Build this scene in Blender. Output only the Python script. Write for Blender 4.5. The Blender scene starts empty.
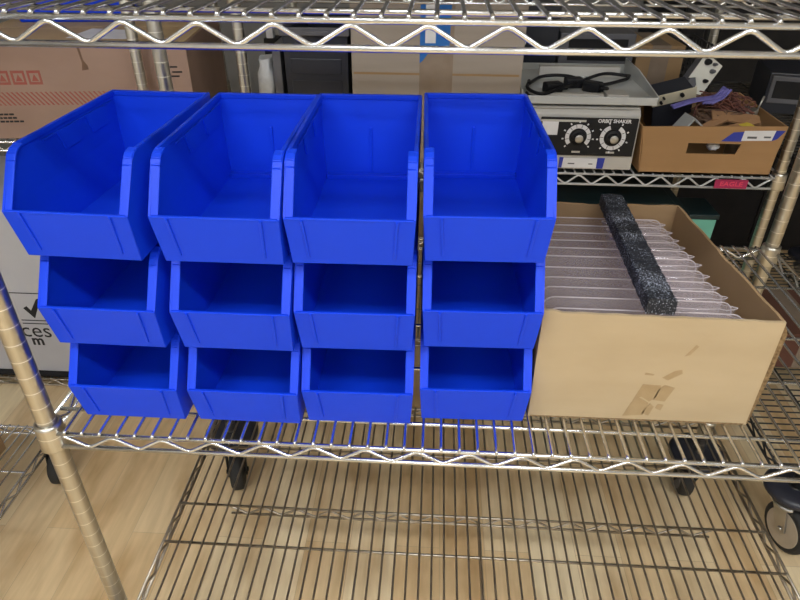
import bpy, bmesh, math, random
from mathutils import Vector, Matrix
random.seed(7)
S = 0.001                      # everything below is written in millimetres
FL = 750.0                     # height of the middle shelf above the floor
scene = bpy.context.scene
COL = scene.collection
PI = math.pi

# ------------------------------------------------------------------ materials
def mat(name, color, rough=0.5, metal=0.0, spec=0.5):
    m = bpy.data.materials.new(name); m.use_nodes = True
    b = m.node_tree.nodes['Principled BSDF']
    b.inputs['Base Color'].default_value = (*color, 1)
    b.inputs['Roughness'].default_value = rough
    b.inputs['Metallic'].default_value = metal
    b.inputs['Specular IOR Level'].default_value = spec
    return m

def nodes(m):
    nt = m.node_tree
    return nt, nt.nodes['Principled BSDF']

def noisy(name, c1, c2, scale, rough=0.6, metal=0.0, stretch=(1, 1, 1), bump=0.0, detail=4, spec=0.5, lo=0.3, hi=0.7):
    m = mat(name, c1, rough, metal, spec); nt, b = nodes(m)
    tc = nt.nodes.new('ShaderNodeTexCoord'); mp = nt.nodes.new('ShaderNodeMapping')
    mp.inputs['Scale'].default_value = stretch
    nz = nt.nodes.new('ShaderNodeTexNoise'); nz.inputs['Scale'].default_value = scale; nz.inputs['Detail'].default_value = detail
    cr = nt.nodes.new('ShaderNodeValToRGB')
    cr.color_ramp.elements[0].position = lo; cr.color_ramp.elements[1].position = hi
    cr.color_ramp.elements[0].color = (*c1, 1); cr.color_ramp.elements[1].color = (*c2, 1)
    L = nt.links.new
    L(tc.outputs['Object'], mp.inputs['Vector']); L(mp.outputs['Vector'], nz.inputs['Vector'])
    L(nz.outputs['Fac'], cr.inputs['Fac']); L(cr.outputs['Color'], b.inputs['Base Color'])
    if bump:
        bp = nt.nodes.new('ShaderNodeBump'); bp.inputs['Strength'].default_value = bump; bp.inputs['Distance'].default_value = 0.002
        L(nz.outputs['Fac'], bp.inputs['Height']); L(bp.outputs['Normal'], b.inputs['Normal'])
    return m

M = {}
M['chrome'] = noisy('chrome wire', (.83, .85, .88), (.68, .70, .73), 30, rough=.22, metal=1.0)
M['post'] = noisy('satin chrome post', (.70, .67, .60), (.46, .44, .39), 60, rough=.3, metal=1.0, stretch=(1, 1, .04))
def groove_glints(m):
    nt, b = nodes(m); L = nt.links.new
    tc = nt.nodes.new('ShaderNodeTexCoord'); sx = nt.nodes.new('ShaderNodeSeparateXYZ')
    md = nt.nodes.new('ShaderNodeMath'); md.operation = 'MODULO'; md.inputs[1].default_value = .0254
    lt = nt.nodes.new('ShaderNodeMath'); lt.operation = 'LESS_THAN'; lt.inputs[1].default_value = .0015
    mx = nt.nodes.new('ShaderNodeMixRGB'); mx.inputs[2].default_value = (.90, .88, .82, 1)  # paler ring colour paints the highlight at each post groove
    rg = nt.nodes.new('ShaderNodeMath'); rg.operation = 'MULTIPLY_ADD'; rg.inputs[1].default_value = .35; rg.inputs[2].default_value = b.inputs['Roughness'].default_value
    old = b.inputs['Base Color'].links[0].from_socket
    L(tc.outputs['Object'], sx.inputs[0]); L(sx.outputs['Z'], md.inputs[0]); L(md.outputs[0], lt.inputs[0])
    L(lt.outputs[0], mx.inputs[0]); L(old, mx.inputs[1]); L(mx.outputs[0], b.inputs['Base Color'])
    L(lt.outputs[0], rg.inputs[0]); L(rg.outputs[0], b.inputs['Roughness'])
    bp = nt.nodes.new('ShaderNodeBump'); bp.invert = True; bp.inputs['Strength'].default_value = .6; bp.inputs['Distance'].default_value = .0006
    L(lt.outputs[0], bp.inputs['Height']); L(bp.outputs['Normal'], b.inputs['Normal'])
groove_glints(M['post'])
M['shaded_chrome'] = noisy('shaded chrome wire', (.52, .47, .40), (.36, .32, .27), 40, rough=.36, metal=1.0)  # chrome copy with the dimness of the low shelves put in its colour
M['white_wire'] = noisy('pale epoxy wire', (.62, .63, .64), (.5, .51, .52), 30, rough=.3, metal=.35)
M['black_wire'] = noisy('dark epoxy wire', (.05, .05, .052), (.03, .03, .03), 30, rough=.3, metal=.5)
M['blue'] = noisy('blue moulded plastic', (.005, .055, .76), (.006, .061, .82), 9, rough=.42, spec=.27)
M['card'] = noisy('kraft cardboard', (.52, .405, .255), (.47, .36, .22), 7, rough=.9, spec=.15, stretch=(1, 1, 3), bump=.08)
M['card_in'] = noisy('raw cardboard inside', (.37, .245, .135), (.31, .2, .105), 9, rough=.95, spec=.1)
M['card_edge'] = noisy('torn corrugated edge', (.13, .08, .04), (.30, .20, .10), 260, rough=.95, spec=.1)
M['card_old'] = noisy('old pinkish carton', (.375, .26, .21), (.33, .225, .18), 6, rough=.9, spec=.15, stretch=(1, 1, 2))
M['card_lit_top'] = noisy('top-lit tan carton flap', (.50, .36, .21), (.42, .30, .17), 8, rough=.9, spec=.15)  # paler than the carton sides: light from above painted into the flap colour
M['card_grey'] = noisy('greyish brown cardboard', (.37, .32, .275), (.32, .275, .235), 6, rough=.9, spec=.15, stretch=(.4, 1, 6))
M['card_orange'] = noisy('orange brown cardboard', (.42, .25, .12), (.37, .215, .1), 6, rough=.9, spec=.15, stretch=(.5, 1, 4))
M['tape_stain'] = noisy('torn tape residue', (.36, .25, .125), (.42, .30, .16), 60, rough=.6)
M['red_print'] = noisy('faded red print', (.36, .085, .07), (.33, .12, .09), 60, rough=.9)
M['ink'] = mat('black ink', (.012, .012, .014), .7)
M['black'] = noisy('black plastic', (.010, .010, .012), (.016, .016, .018), 20, rough=.5, spec=.25)
M['rubber'] = noisy('black rubber', (.018, .018, .019), (.03, .03, .03), 30, rough=.7)
M['bumper'] = noisy('dark bumper rubber', (.02, .022, .035), (.03, .032, .045), 20, rough=.35)
M['zinc'] = noisy('zinc plated steel', (.55, .54, .51), (.45, .44, .42), 30, rough=.35, metal=.9)
M['tan_hub'] = noisy('tan wheel hub', (.50, .43, .34), (.44, .38, .3), 30, rough=.5)
M['white_box'] = noisy('white coated carton', (.60, .60, .63), (.54, .54, .58), 5, rough=.7, spec=.3)
M['white_paper'] = noisy('white label paper', (.78, .78, .80), (.7, .7, .73), 30, rough=.8)
M['blue_tape'] = noisy('blue masking tape', (.016, .12, .42), (.02, .15, .48), 30, rough=.7)
M['navy_tape'] = noisy('dark blue tape', (.02, .035, .33), (.03, .05, .4), 30, rough=.6)
M['clear_tape'] = noisy('brownish packing tape', (.30, .235, .18), (.26, .2, .15), 30, rough=.25)
M['dark_crate'] = noisy('dark navy grey plastic', (.014, .017, .028), (.02, .023, .034), 8, rough=.4)
M['grey_plastic'] = noisy('grey plastic', (.13, .13, .145), (.10, .10, .115), 8, rough=.5)
M['light_metal'] = noisy('pale painted metal', (.50, .51, .50), (.44, .45, .44), 8, rough=.4)
M['beige_metal'] = noisy('beige painted metal', (.56, .54, .50), (.5, .48, .45), 8, rough=.45)
M['steel'] = noisy('brushed sheet steel', (.42, .44, .47), (.34, .36, .39), 30, rough=.35, metal=.7, stretch=(1, 8, 1))
M['cream'] = noisy('cream faceplate', (.62, .58, .44), (.56, .52, .4), 20, rough=.5)
M['ivory'] = noisy('ivory faceplate', (.80, .79, .72), (.74, .73, .66), 20, rough=.5)
M['purple'] = noisy('purple ribbon cable', (.13, .12, .42), (.18, .17, .52), 60, rough=.5)
M['wire_red'] = noisy('dull red wire', (.14, .05, .04), (.2, .08, .06), 40, rough=.5)
M['wire_brown'] = noisy('brown wire', (.12, .07, .045), (.18, .1, .06), 40, rough=.5)
M['wood_strip'] = noisy('brown kraft strip', (.38, .21, .105), (.30, .165, .08), 14, rough=.8)
M['yellow'] = noisy('yellow cord', (.62, .48, .05), (.5, .38, .03), 30, rough=.6)
M['teal'] = noisy('dark teal plastic', (.006, .022, .026), (.008, .028, .032), 6, rough=.4)
M['mint'] = noisy('mint green plastic', (.16, .50, .39), (.2, .56, .44), 10, rough=.5)
M['red_tag'] = noisy('raspberry shelf tag', (.36, .012, .075), (.42, .02, .1), 20, rough=.5)
M['red_letter'] = mat('bright red lettering', (.72, .05, .12), .5)
M['crumple'] = noisy('crumpled white plastic', (.50, .51, .52), (.70, .71, .72), 40, rough=.5, bump=.6)
M['reddish'] = noisy('reddish brown carton', (.15, .06, .04), (.12, .05, .03), 6, rough=.9)
M['wall'] = noisy('grey wall', (.27, .27, .27), (.24, .24, .24), 2, rough=.9)
M['wall_light'] = noisy('off white wall', (.74, .74, .73), (.70, .70, .69), 2, rough=.9)
M['ceiling'] = noisy('ceiling tile', (.72, .72, .71), (.66, .66, .65), 12, rough=.95)

def clear_mat(name, tint, gloss):
    m = bpy.data.materials.new(name); m.use_nodes = True
    nt = m.node_tree; nt.nodes.clear()
    out = nt.nodes.new('ShaderNodeOutputMaterial'); mx = nt.nodes.new('ShaderNodeMixShader')
    tr = nt.nodes.new('ShaderNodeBsdfTransparent'); tr.inputs['Color'].default_value = (*tint, 1)
    gl = nt.nodes.new('ShaderNodeBsdfGlossy'); gl.inputs['Roughness'].default_value = .12
    gl.inputs['Color'].default_value = (.85, .84, .9, 1)
    df = nt.nodes.new('ShaderNodeBsdfDiffuse'); df.inputs['Color'].default_value = (.88, .79, .79, 1)
    mx2 = nt.nodes.new('ShaderNodeMixShader'); mx2.inputs['Fac'].default_value = gloss
    lw = nt.nodes.new('ShaderNodeLayerWeight'); lw.inputs['Blend'].default_value = .5
    pw = nt.nodes.new('ShaderNodeMath'); pw.operation = 'POWER'; pw.inputs[1].default_value = 4
    ma = nt.nodes.new('ShaderNodeMath'); ma.operation = 'MULTIPLY_ADD'; ma.inputs[1].default_value = .7; ma.inputs[2].default_value = .035
    nt.links.new(lw.outputs['Facing'], pw.inputs[0]); nt.links.new(pw.outputs[0], ma.inputs[0]); nt.links.new(ma.outputs[0], mx.inputs['Fac'])
    nt.links.new(tr.outputs[0], mx2.inputs[1]); nt.links.new(df.outputs[0], mx2.inputs[2])
    nt.links.new(mx2.outputs[0], mx.inputs[1]); nt.links.new(gl.outputs[0], mx.inputs[2])
    nt.links.new(mx.outputs[0], out.inputs['Surface'])
    return m
M['clear'] = clear_mat('clear plastic sheet', (.994, .988, .992), .085)
M['clear_lip'] = clear_mat('clear plastic lip', (.97, .96, .975), .16)
M['clear_rim'] = clear_mat('clear plastic rim', (.93, .90, .93), .5)

def foam_mat():
    m = mat('black glitter foam', (.01, .011, .016), .75); nt, b = nodes(m)
    tc = nt.nodes.new('ShaderNodeTexCoord')
    v = nt.nodes.new('ShaderNodeTexVoronoi'); v.inputs['Scale'].default_value = 260
    n = nt.nodes.new('ShaderNodeTexNoise'); n.inputs['Scale'].default_value = 560; n.inputs['Detail'].default_value = 3
    n2 = nt.nodes.new('ShaderNodeTexNoise'); n2.inputs['Scale'].default_value = 28
    ad = nt.nodes.new('ShaderNodeMath'); ad.operation = 'MULTIPLY_ADD'; ad.inputs[1].default_value = .35
    cr = nt.nodes.new('ShaderNodeValToRGB')
    cr.color_ramp.elements[0].position = .755; cr.color_ramp.elements[1].position = .82
    cr.color_ramp.elements[0].color = (.009, .011, .018, 1); cr.color_ramp.elements[1].color = (.42, .46, .55, 1)
    bp = nt.nodes.new('ShaderNodeBump'); bp.inputs['Strength'].default_value = .5; bp.inputs['Distance'].default_value = .002
    L = nt.links.new
    for x in (v, n, n2): L(tc.outputs['Object'], x.inputs['Vector'])
    L(n2.outputs['Fac'], ad.inputs[0]); L(n.outputs['Fac'], ad.inputs[2])
    L(ad.outputs[0], cr.inputs['Fac']); L(cr.outputs['Color'], b.inputs['Base Color'])
    L(v.outputs['Distance'], bp.inputs['Height']); L(bp.outputs['Normal'], b.inputs['Normal'])
    return m
M['foam'] = foam_mat()

def floor_mat():
    m = mat('light maple planks', (.6, .45, .28), .5, spec=.3); nt, b = nodes(m); L = nt.links.new
    tc = nt.nodes.new('ShaderNodeTexCoord'); mp = nt.nodes.new('ShaderNodeMapping')
    mp.inputs['Rotation'].default_value = (0, 0, PI/2)
    br = nt.nodes.new('ShaderNodeTexBrick'); br.offset = .37; br.inputs['Scale'].default_value = 1
    br.inputs['Brick Width'].default_value = 1.05; br.inputs['Row Height'].default_value = .11
    br.inputs['Mortar Size'].default_value = .0006; br.inputs['Mortar Smooth'].default_value = .3
    br.inputs['Bias'].default_value = 0
    br.inputs['Color1'].default_value = (.93, .80, .56, 1); br.inputs['Color2'].default_value = (.76, .56, .32, 1)
    br.inputs['Mortar'].default_value = (.58, .45, .29, 1)
    mp2 = nt.nodes.new('ShaderNodeMapping'); mp2.inputs['Scale'].default_value = (16, 1.3, 1)
    nz = nt.nodes.new('ShaderNodeTexNoise'); nz.inputs['Scale'].default_value = 3.2; nz.inputs['Detail'].default_value = 7; nz.inputs['Roughness'].default_value = .6
    cr = nt.nodes.new('ShaderNodeValToRGB')
    cr.color_ramp.elements[0].position = .28; cr.color_ramp.elements[1].position = .66
    cr.color_ramp.elements[0].color = (.87, .83, .76, 1); cr.color_ramp.elements[1].color = (1.05, 1.02, .98, 1)
    mp3 = nt.nodes.new('ShaderNodeMapping'); mp3.inputs['Scale'].default_value = (5, 1.6, 1)
    n3 = nt.nodes.new('ShaderNodeTexNoise'); n3.inputs['Scale'].default_value = 2.4; n3.inputs['Detail'].default_value = 3
    cr3 = nt.nodes.new('ShaderNodeValToRGB')
    cr3.color_ramp.elements[0].position = .30; cr3.color_ramp.elements[1].position = .55
    cr3.color_ramp.elements[0].color = (.74, .66, .57, 1); cr3.color_ramp.elements[1].color = (1, 1, 1, 1)
    mu = nt.nodes.new('ShaderNodeMixRGB'); mu.blend_type = 'MULTIPLY'; mu.inputs['Fac'].default_value = 1
    mu2 = nt.nodes.new('ShaderNodeMixRGB'); mu2.blend_type = 'MULTIPLY'; mu2.inputs['Fac'].default_value = 1
    L(tc.outputs['Object'], mp.inputs['Vector']); L(mp.outputs['Vector'], br.inputs['Vector'])
    L(tc.outputs['Object'], mp2.inputs['Vector']); L(mp2.outputs['Vector'], nz.inputs['Vector'])
    L(tc.outputs['Object'], mp3.inputs['Vector']); L(mp3.outputs['Vector'], n3.inputs['Vector'])
    L(nz.outputs['Fac'], cr.inputs['Fac']); L(n3.outputs['Fac'], cr3.inputs['Fac'])
    L(br.outputs['Color'], mu.inputs[1]); L(cr.outputs['Color'], mu.inputs[2])
    L(mu.outputs['Color'], mu2.inputs[1]); L(cr3.outputs['Color'], mu2.inputs[2])
    L(mu2.outputs['Color'], b.inputs['Base Color'])
    return m
M['floor'] = floor_mat()
M['lamp'] = bpy.data.materials.new('light diffuser'); M['lamp'].use_nodes = True
_nt = M['lamp'].node_tree; _nt.nodes.clear()
_o = _nt.nodes.new('ShaderNodeOutputMaterial'); _e = _nt.nodes.new('ShaderNodeEmission')
_e.inputs['Color'].default_value = (.95, .98, 1, 1); _e.inputs['Strength'].default_value = 30
_nt.links.new(_e.outputs[0], _o.inputs['Surface'])

# ------------------------------------------------------------------ mesh builder (millimetres)
class MB:
    def __init__(self): self.bm = bmesh.new()
    def face(self, pts):
        return self.bm.faces.new([self.bm.verts.new(Vector(p)) for p in pts])
    def mesh(self, verts, faces):
        vs = [self.bm.verts.new(Vector(v)) for v in verts]
        for f in faces:
            try: self.bm.faces.new([vs[i] for i in f])
            except ValueError: pass
    def box(self, x0, x1, y0, y1, z0, z1, rot=None, at=None):
        v = [Vector((x, y, z)) for x in (x0, x1) for y in (y0, y1) for z in (z0, z1)]
        if rot is not None: v = [rot @ p for p in v]
        if at is not None: v = [p + Vector(at) for p in v]
        self.mesh(v, [(0, 1, 3, 2), (4, 6, 7, 5), (0, 4, 5, 1), (2, 3, 7, 6), (0, 2, 6, 4), (1, 5, 7, 3)])
        return self
    def prism(self, pts, off):
        """closed prism: planar polygon pts swept by the vector off"""
        off = Vector(off); n = len(pts)
        v = [Vector(p) for p in pts] + [Vector(p) + off for p in pts]
        self.mesh(v, [tuple(range(n))[::-1], tuple(range(n, 2*n))] + [(i, (i+1) % n, n+(i+1) % n, n+i) for i in range(n)])
        return self
    def tube(self, pts, r, seg=8, cap=True):
        P = [Vector(p) for p in pts]; n = len(P); rings = []
        t0 = (P[1]-P[0]).normalized()
        u = t0.orthogonal().normalized()
        for i in range(n):
            if i == 0: t = P[1]-P[0]
            elif i == n-1: t = P[-1]-P[-2]
            else: t = (P[i+1]-P[i]).normalized() + (P[i]-P[i-1]).normalized()
            t.normalize(); u = (u - t*u.dot(t)).normalized(); w = t.cross(u)
            k = 1.0
            if 0 < i < n-1:
                c = (P[i+1]-P[i]).normalized().dot((P[i]-P[i-1]).normalized())
                k = 1/max(.6, math.sqrt(max(0, (1+c)/2)))
            rr = r[i] if isinstance(r, (list, tuple)) else r
            rings.append([self.bm.verts.new(P[i] + (u*math.cos(a)+w*math.sin(a))*rr*(k if k < 1.3 else 1.3)) for a in (2*PI*j/seg for j in range(seg))])
        for a, b in zip(rings, rings[1:]):
            for j in range(seg): self.bm.faces.new((a[j], a[(j+1) % seg], b[(j+1) % seg], b[j])).smooth = True
        if cap: self.bm.faces.new(rings[0][::-1]); self.bm.faces.new(rings[-1])
        return self
    def lathe(self, prof, at=(0, 0, 0), axis='z', seg=24, cap=True):
        at = Vector(at); rings = []
        for r, h in prof:
            ring = []
            for j in range(seg):
                a = 2*PI*j/seg; c, s = r*math.cos(a), r*math.sin(a)
                p = {'z': (c, s, h), 'x': (h, c, s), 'y': (s, h, c)}[axis]
                ring.append(self.bm.verts.new(at + Vector(p)))
            rings.append(ring)
        for a, b in zip(rings, rings[1:]):
            for j in range(seg): self.bm.faces.new((a[j], a[(j+1) % seg], b[(j+1) % seg], b[j])).smooth = True
        if cap:
            self.bm.faces.new(rings[0][::-1]); self.bm.faces.new(rings[-1])
        return self
    def build(self, name, m, parent=None, bevel=0, seg=2, solid=0, solid_off=0, smooth=False, recalc=True):
        if recalc: bmesh.ops.recalc_face_normals(self.bm, faces=self.bm.faces)
        for v in self.bm.verts: v.co *= S
        me = bpy.data.meshes.new(name); self.bm.to_mesh(me); self.bm.free()
        if smooth:
            for p in me.polygons: p.use_smooth = True
        me.materials.append(M[m])
        o = bpy.data.objects.new(name, me); COL.objects.link(o)
        if parent: o.parent = parent
        if solid:
            md = o.modifiers.new('Solidify', 'SOLIDIFY'); md.thickness = solid*S; md.offset = solid_off; md.use_even_offset = True
        if bevel:
            md = o.modifiers.new('Bevel', 'BEVEL'); md.width = bevel*S; md.segments = seg; md.limit_method = 'ANGLE'; md.angle_limit = math.radians(35)
        return o

def W(x, y, z): return (x*S, y*S, (z+FL)*S)
def tag(o, label, cat, group=None, kind=None):
    o['label'] = label; o['category'] = cat
    if group: o['group'] = group
    if kind: o['kind'] = kind
    return o
def thing(name, label, cat, loc, rz=0, group=None):
    o = bpy.data.objects.new(name, None); COL.objects.link(o)
    o.empty_display_size = .05
    o.location = W(*loc); o.rotation_euler = (0, 0, math.radians(rz))
    return tag(o, label, cat, group)
def copy_tree(o, parent=None):
    c = o.copy(); COL.objects.link(c)
    if parent: c.parent = parent
    for ch in list(o.children): copy_tree(ch, c)
    return c
def sub(o, parent): o.parent = parent; return o

def text_part(s, size, m, parent, loc, rot=(PI/2, 0, 0), name='lettering', depth=.15, squash=1.0, align='CENTER', bold=0.0, label=None):
    """flat raised lettering standing in the x-z plane (rot turns it)"""
    cu = bpy.data.curves.new(name, 'FONT'); cu.body = s; cu.size = size*S; cu.extrude = depth*S
    cu.align_x = align; cu.align_y = 'CENTER'; cu.offset = bold*S; cu.resolution_u = 3
    tmp = bpy.data.objects.new('tmp', cu); COL.objects.link(tmp)
    dg = bpy.context.evaluated_depsgraph_get(); dg.update()
    me = bpy.data.meshes.new_from_object(tmp.evaluated_get(dg))
    bpy.data.objects.remove(tmp)
    for v in me.vertices: v.co.x *= squash
    me.materials.clear(); me.materials.append(M[m])
    o = bpy.data.objects.new(name, me); COL.objects.link(o); o.parent = parent
    o.location = (loc[0]*S, loc[1]*S, loc[2]*S); o.rotation_euler = rot
    if label: o['label'] = label
    return o

# ------------------------------------------------------------------ room
RX0, RX1, RY0, RY1, RH = -2600, 3800, -4000, 2600, 2700
def struct(name, m, *b):
    o = MB().box(*b).build(name, m); o['kind'] = 'structure'; return o
def wbox(x0, x1, y0, y1, z0, z1): return (x0, x1, y0, y1, z0, z1)
struct('floor', 'floor', RX0, RX1, RY0, RY1, -100, 0)
struct('ceiling', 'ceiling', RX0, RX1, RY0, RY1, RH, RH+60)
struct('wall_back', 'wall', RX0, RX1, RY1, RY1+100, 0, RH)
struct('wall_front', 'wall_light', RX0, RX1, RY0-100, RY0, 0, RH)
struct('wall_left', 'wall_light', RX0-100, RX0, RY0, RY1, 0, RH)
struct('wall_right', 'wall_light', RX1, RX1+100, RY0, RY1, 0, RH)

def ceiling_light(cx, cy, w, d, label):
    t = thing('ceiling_light', label, 'light', (cx, cy, RH-FL-42), 0, 'ceiling light fixtures')
    b = MB()
    b.box(-w/2, w/2, -d/2, -d/2+20, 0, 42).box(-w/2, w/2, d/2-20, d/2, 0, 42)
    b.box(-w/2, -w/2+20, -d/2+20, d/2-20, 0, 42).box(w/2-20, w/2, -d/2+20, d/2-20, 0, 42)
    b.box(-w/2+20, w/2-20, -d/2+20, d/2-20, 30, 42)
    b.build('housing', 'light_metal', t)
    MB().box(-w/2+20, w/2-20, -d/2+20, d/2-20, 6, 14).build('diffuser', 'lamp', t)
ceiling_light(-450, -1250, 1250, 300, 'long ceiling light nearest the racks on the left')
ceiling_light(1450, -1250, 1250, 300, 'long ceiling light nearest the racks on the right')
ceiling_light(-450, -2900, 1250, 300, 'long ceiling light behind the camera on the left')
ceiling_light(1450, -2900, 1250, 300, 'long ceiling light behind the camera on the right')

# ------------------------------------------------------------------ wire shelving
def post_profile(h, r=12.7): return [(r-1, 0), (r, 1), (r, h-1), (r-1, h)]

def zigzag(p0, p1, ztop, zbot, per=70, r=2.6):
    p0, p1 = Vector(p0), Vector(p1); L = (p1-p0).length; d = (p1-p0)/L
    n = max(2, int(round(L/per))); per = L/n; pts = []; a = per*.06; h = per/2
    for i in range(n):
        s = i*per
        for off, z in ((0, ztop), (a, ztop-.9), (h-a, zbot+.9), (h, zbot), (h+a, zbot+.9), (per-a, ztop-.9)):
            q = p0 + d*(s+off); pts.append((q.x, q.y, z))
    pts.append((p1.x, p1.y, ztop))
    return pts

def wire_shelf(root, w, d, z, wire, hT=23, braces=(40, 160, 275, 437), deck_axis='y', truss_brace=None, spine=None, post_r=12.7, pitch=23.8, deck=None):
    """z = height of the deck's top above the unit's foot"""
    zr = z-7.2; zl = zr-hT; e = 8
    f = MB()
    for yy in (-e, d+e):
        f.tube([(14, yy, zr), (w-14, yy, zr)], 3.0); f.tube([(14, yy, zl), (w-14, yy, zl)], 3.3)
    for xx in (-e, w+e):
        f.tube([(xx, 14, zr), (xx, d-14, zr)], 3.0); f.tube([(xx, 14, zl), (xx, d-14, zl)], 3.3)
    sh = f.build('wire_shelf', wire, root)
    for x in (0, w):
        for y in (0, d):
            c = MB()
            c.lathe([(post_r+.4, z+6), (17.0, z+5.5), (17.6, z), (19.0, z-34), (18.4, z-36), (post_r+.4, z-36)], (x, y, 0), seg=24, cap=False)
            c.build('collar', 'post' if wire != 'black_wire' else 'black_wire', sh)
    for a, b in (((20, -e), (w-20, -e)), ((20, d+e), (w-20, d+e)), ((-e, 20), (-e, d-20)), ((w+e, 20), (w+e, d-20))):
        MB().tube(zigzag((*a, 0), (*b, 0), zr-4, zl+2, 68), 2.5, 7).build('truss_wire', wire, sh)
    dk = MB()
    if deck_axis == 'y':
        n = int((w-30)//pitch)+1; x0 = (w-(n-1)*pitch)/2
        for i in range(n):
            x = x0+i*pitch
            dk.tube([(x, -e-3.2, z-5.0), (x, -e-1, z-2.6), (x, -e+4, z-2.2), (x, d+e-4, z-2.2), (x, d+e+3, z-4.5)], 2.2, 7)
    else:
        n = int((d-30)//pitch)+1; y0 = (d-(n-1)*pitch)/2
        for i in range(n):
            y = y0+i*pitch
            dk.tube([(-e-3, y, z-4.5), (-e+4, y, z-2.2), (w+e-4, y, z-2.2), (w+e+3, y, z-4.5)], 2.2, 7)
    dk.build('deck_wires', deck or wire, sh)
    for t in braces:
        if deck_axis == 'y': MB().tube([(-e, t, zr+.2), (w+e, t, zr+.2)], 2.8).build('brace', wire, sh)
        else: MB().tube([(t, -e, zr+.2), (t, d+e, zr+.2)], 2.8).build('brace', wire, sh)
    if truss_brace:
        tb = MB(); y = truss_brace
        tb.tube([(-e, y, zr+.2), (w+e, y, zr+.2)], 2.8); tb.tube([(100, y, zl), (w-100, y, zl)], 2.8)
        tb.tube(zigzag((100, y, 0), (w-100, y, 0), zr-3, zl+2, 70), 2.3, 6)
        tb.build('truss_brace', wire, sh)
    if spine:
        sp = MB(); x, y0, y1 = spine
        sp.tube([(x, y0, zr-5), (x, y1, zr-5)], 2.8); sp.tube([(x, y0, zl), (x, y1, zl)], 2.8)
        sp.tube(zigzag((x, y0, 0), (x, y1, 0), zr-6, zl+2, 50), 2.3, 6)
        sp.build('truss_brace', wire, sh)
    return sh

def caster(root, x, y, top, yaw, hub='tan_hub', wheel_r=62, fork='zinc', bump_r=68):
    """swivel caster with a rubber bumper ring; top = height of the post's foot"""
    c = MB()
    ry = Matrix.Rotation(math.radians(yaw), 3, 'Z')
    def T(p): return tuple(ry @ Vector(p) + Vector((x, y, 0)))
    tr = 28; zc = wheel_r                                  # the wheel trails the stem
    c.tube([(x, y, top-44), (x, y, top+6)], 11, 12)
    c.lathe([(4, top-52), (34, top-52), (36, top-46), (30, top-42), (4, top-42)], (x, y, 0))
    for s in (-22, 22):
        c.prism([T((-20, s, top-50)), T((26, s, top-50)), T((tr+15, s, zc)), T((tr+8, s, zc-14)), T((tr-8, s, zc-14)), T((tr-15, s, zc))], ry @ Vector((0, 3 if s > 0 else -3, 0)))
    c.tube([T((tr, -29, zc)), T((tr, 29, zc))], 6, 10)
    cp = c.build('caster', fork, root)
    w = MB()
    n = 28
    for r_, s_, nm, m_ in ((wheel_r, 17, 'wheel', 'rubber'), (wheel_r-16, 18.5, 'hub', hub)):
        w = MB(); rings = []
        prof = [(r_-8, -s_), (r_-1.5, -s_*.75), (r_, -s_*.3), (r_, s_*.3), (r_-1.5, s_*.75), (r_-8, s_)] if nm == 'wheel' else [(r_, -s_), (r_, s_)]
        for rr, h in prof:
            rings.append([w.bm.verts.new(Vector(T((tr+rr*math.cos(2*PI*j/n), h, zc+rr*math.sin(2*PI*j/n))))) for j in range(n)])
        for a, b in zip(rings, rings[1:]):
            for j in range(n): w.bm.faces.new((a[j], a[(j+1) % n], b[(j+1) % n], b[j])).smooth = True
        w.bm.faces.new(rings[0]); w.bm.faces.new(rings[-1])
        w.build(nm, m_, cp)
    b = MB()
    prof = [(22, top-8), (bump_r-8, top-13), (bump_r, top-8), (bump_r+1, top), (bump_r-5, top+8), (bump_r-20, top+11), (22, top+9)]
    b.lathe(prof, (x, y, 0), seg=32)
    b.build('bumper', 'bumper', cp)
    return cp

def posts(root, w, d, z0, z1, m, skip=()):
    for x in (0, w):
        for y in (0, d):
            if (x, y) in skip: continue
            MB().lathe(post_profile(z1-z0), (x, y, z0)).build('post', m, root)

# main unit: front left post stands at the origin
u = thing('wire_shelving_unit', 'chrome wire shelving unit on casters carrying the blue bins and open carton', 'shelving unit', (0, 0, -FL))
posts(u, 1194, 585, 152, 1660, 'post')
wire_shelf(u, 1194, 585, FL+516, 'chrome')
wire_shelf(u, 1194, 585, FL, 'chrome')
wire_shelf(u, 1194, 585, FL-478, 'shaded_chrome', braces=(40, 178, 437), truss_brace=272, spine=(622, 20, 268))
caster(u, 0, 585, 166, 285, fork='black', hub='black', wheel_r=52)
caster(u, 1194, 585, 166, 80, fork='black', hub='grey_plastic', wheel_r=52)
caster(u, 0, 0, 166, 30); caster(u, 1194, 0, 166, 30)

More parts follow.
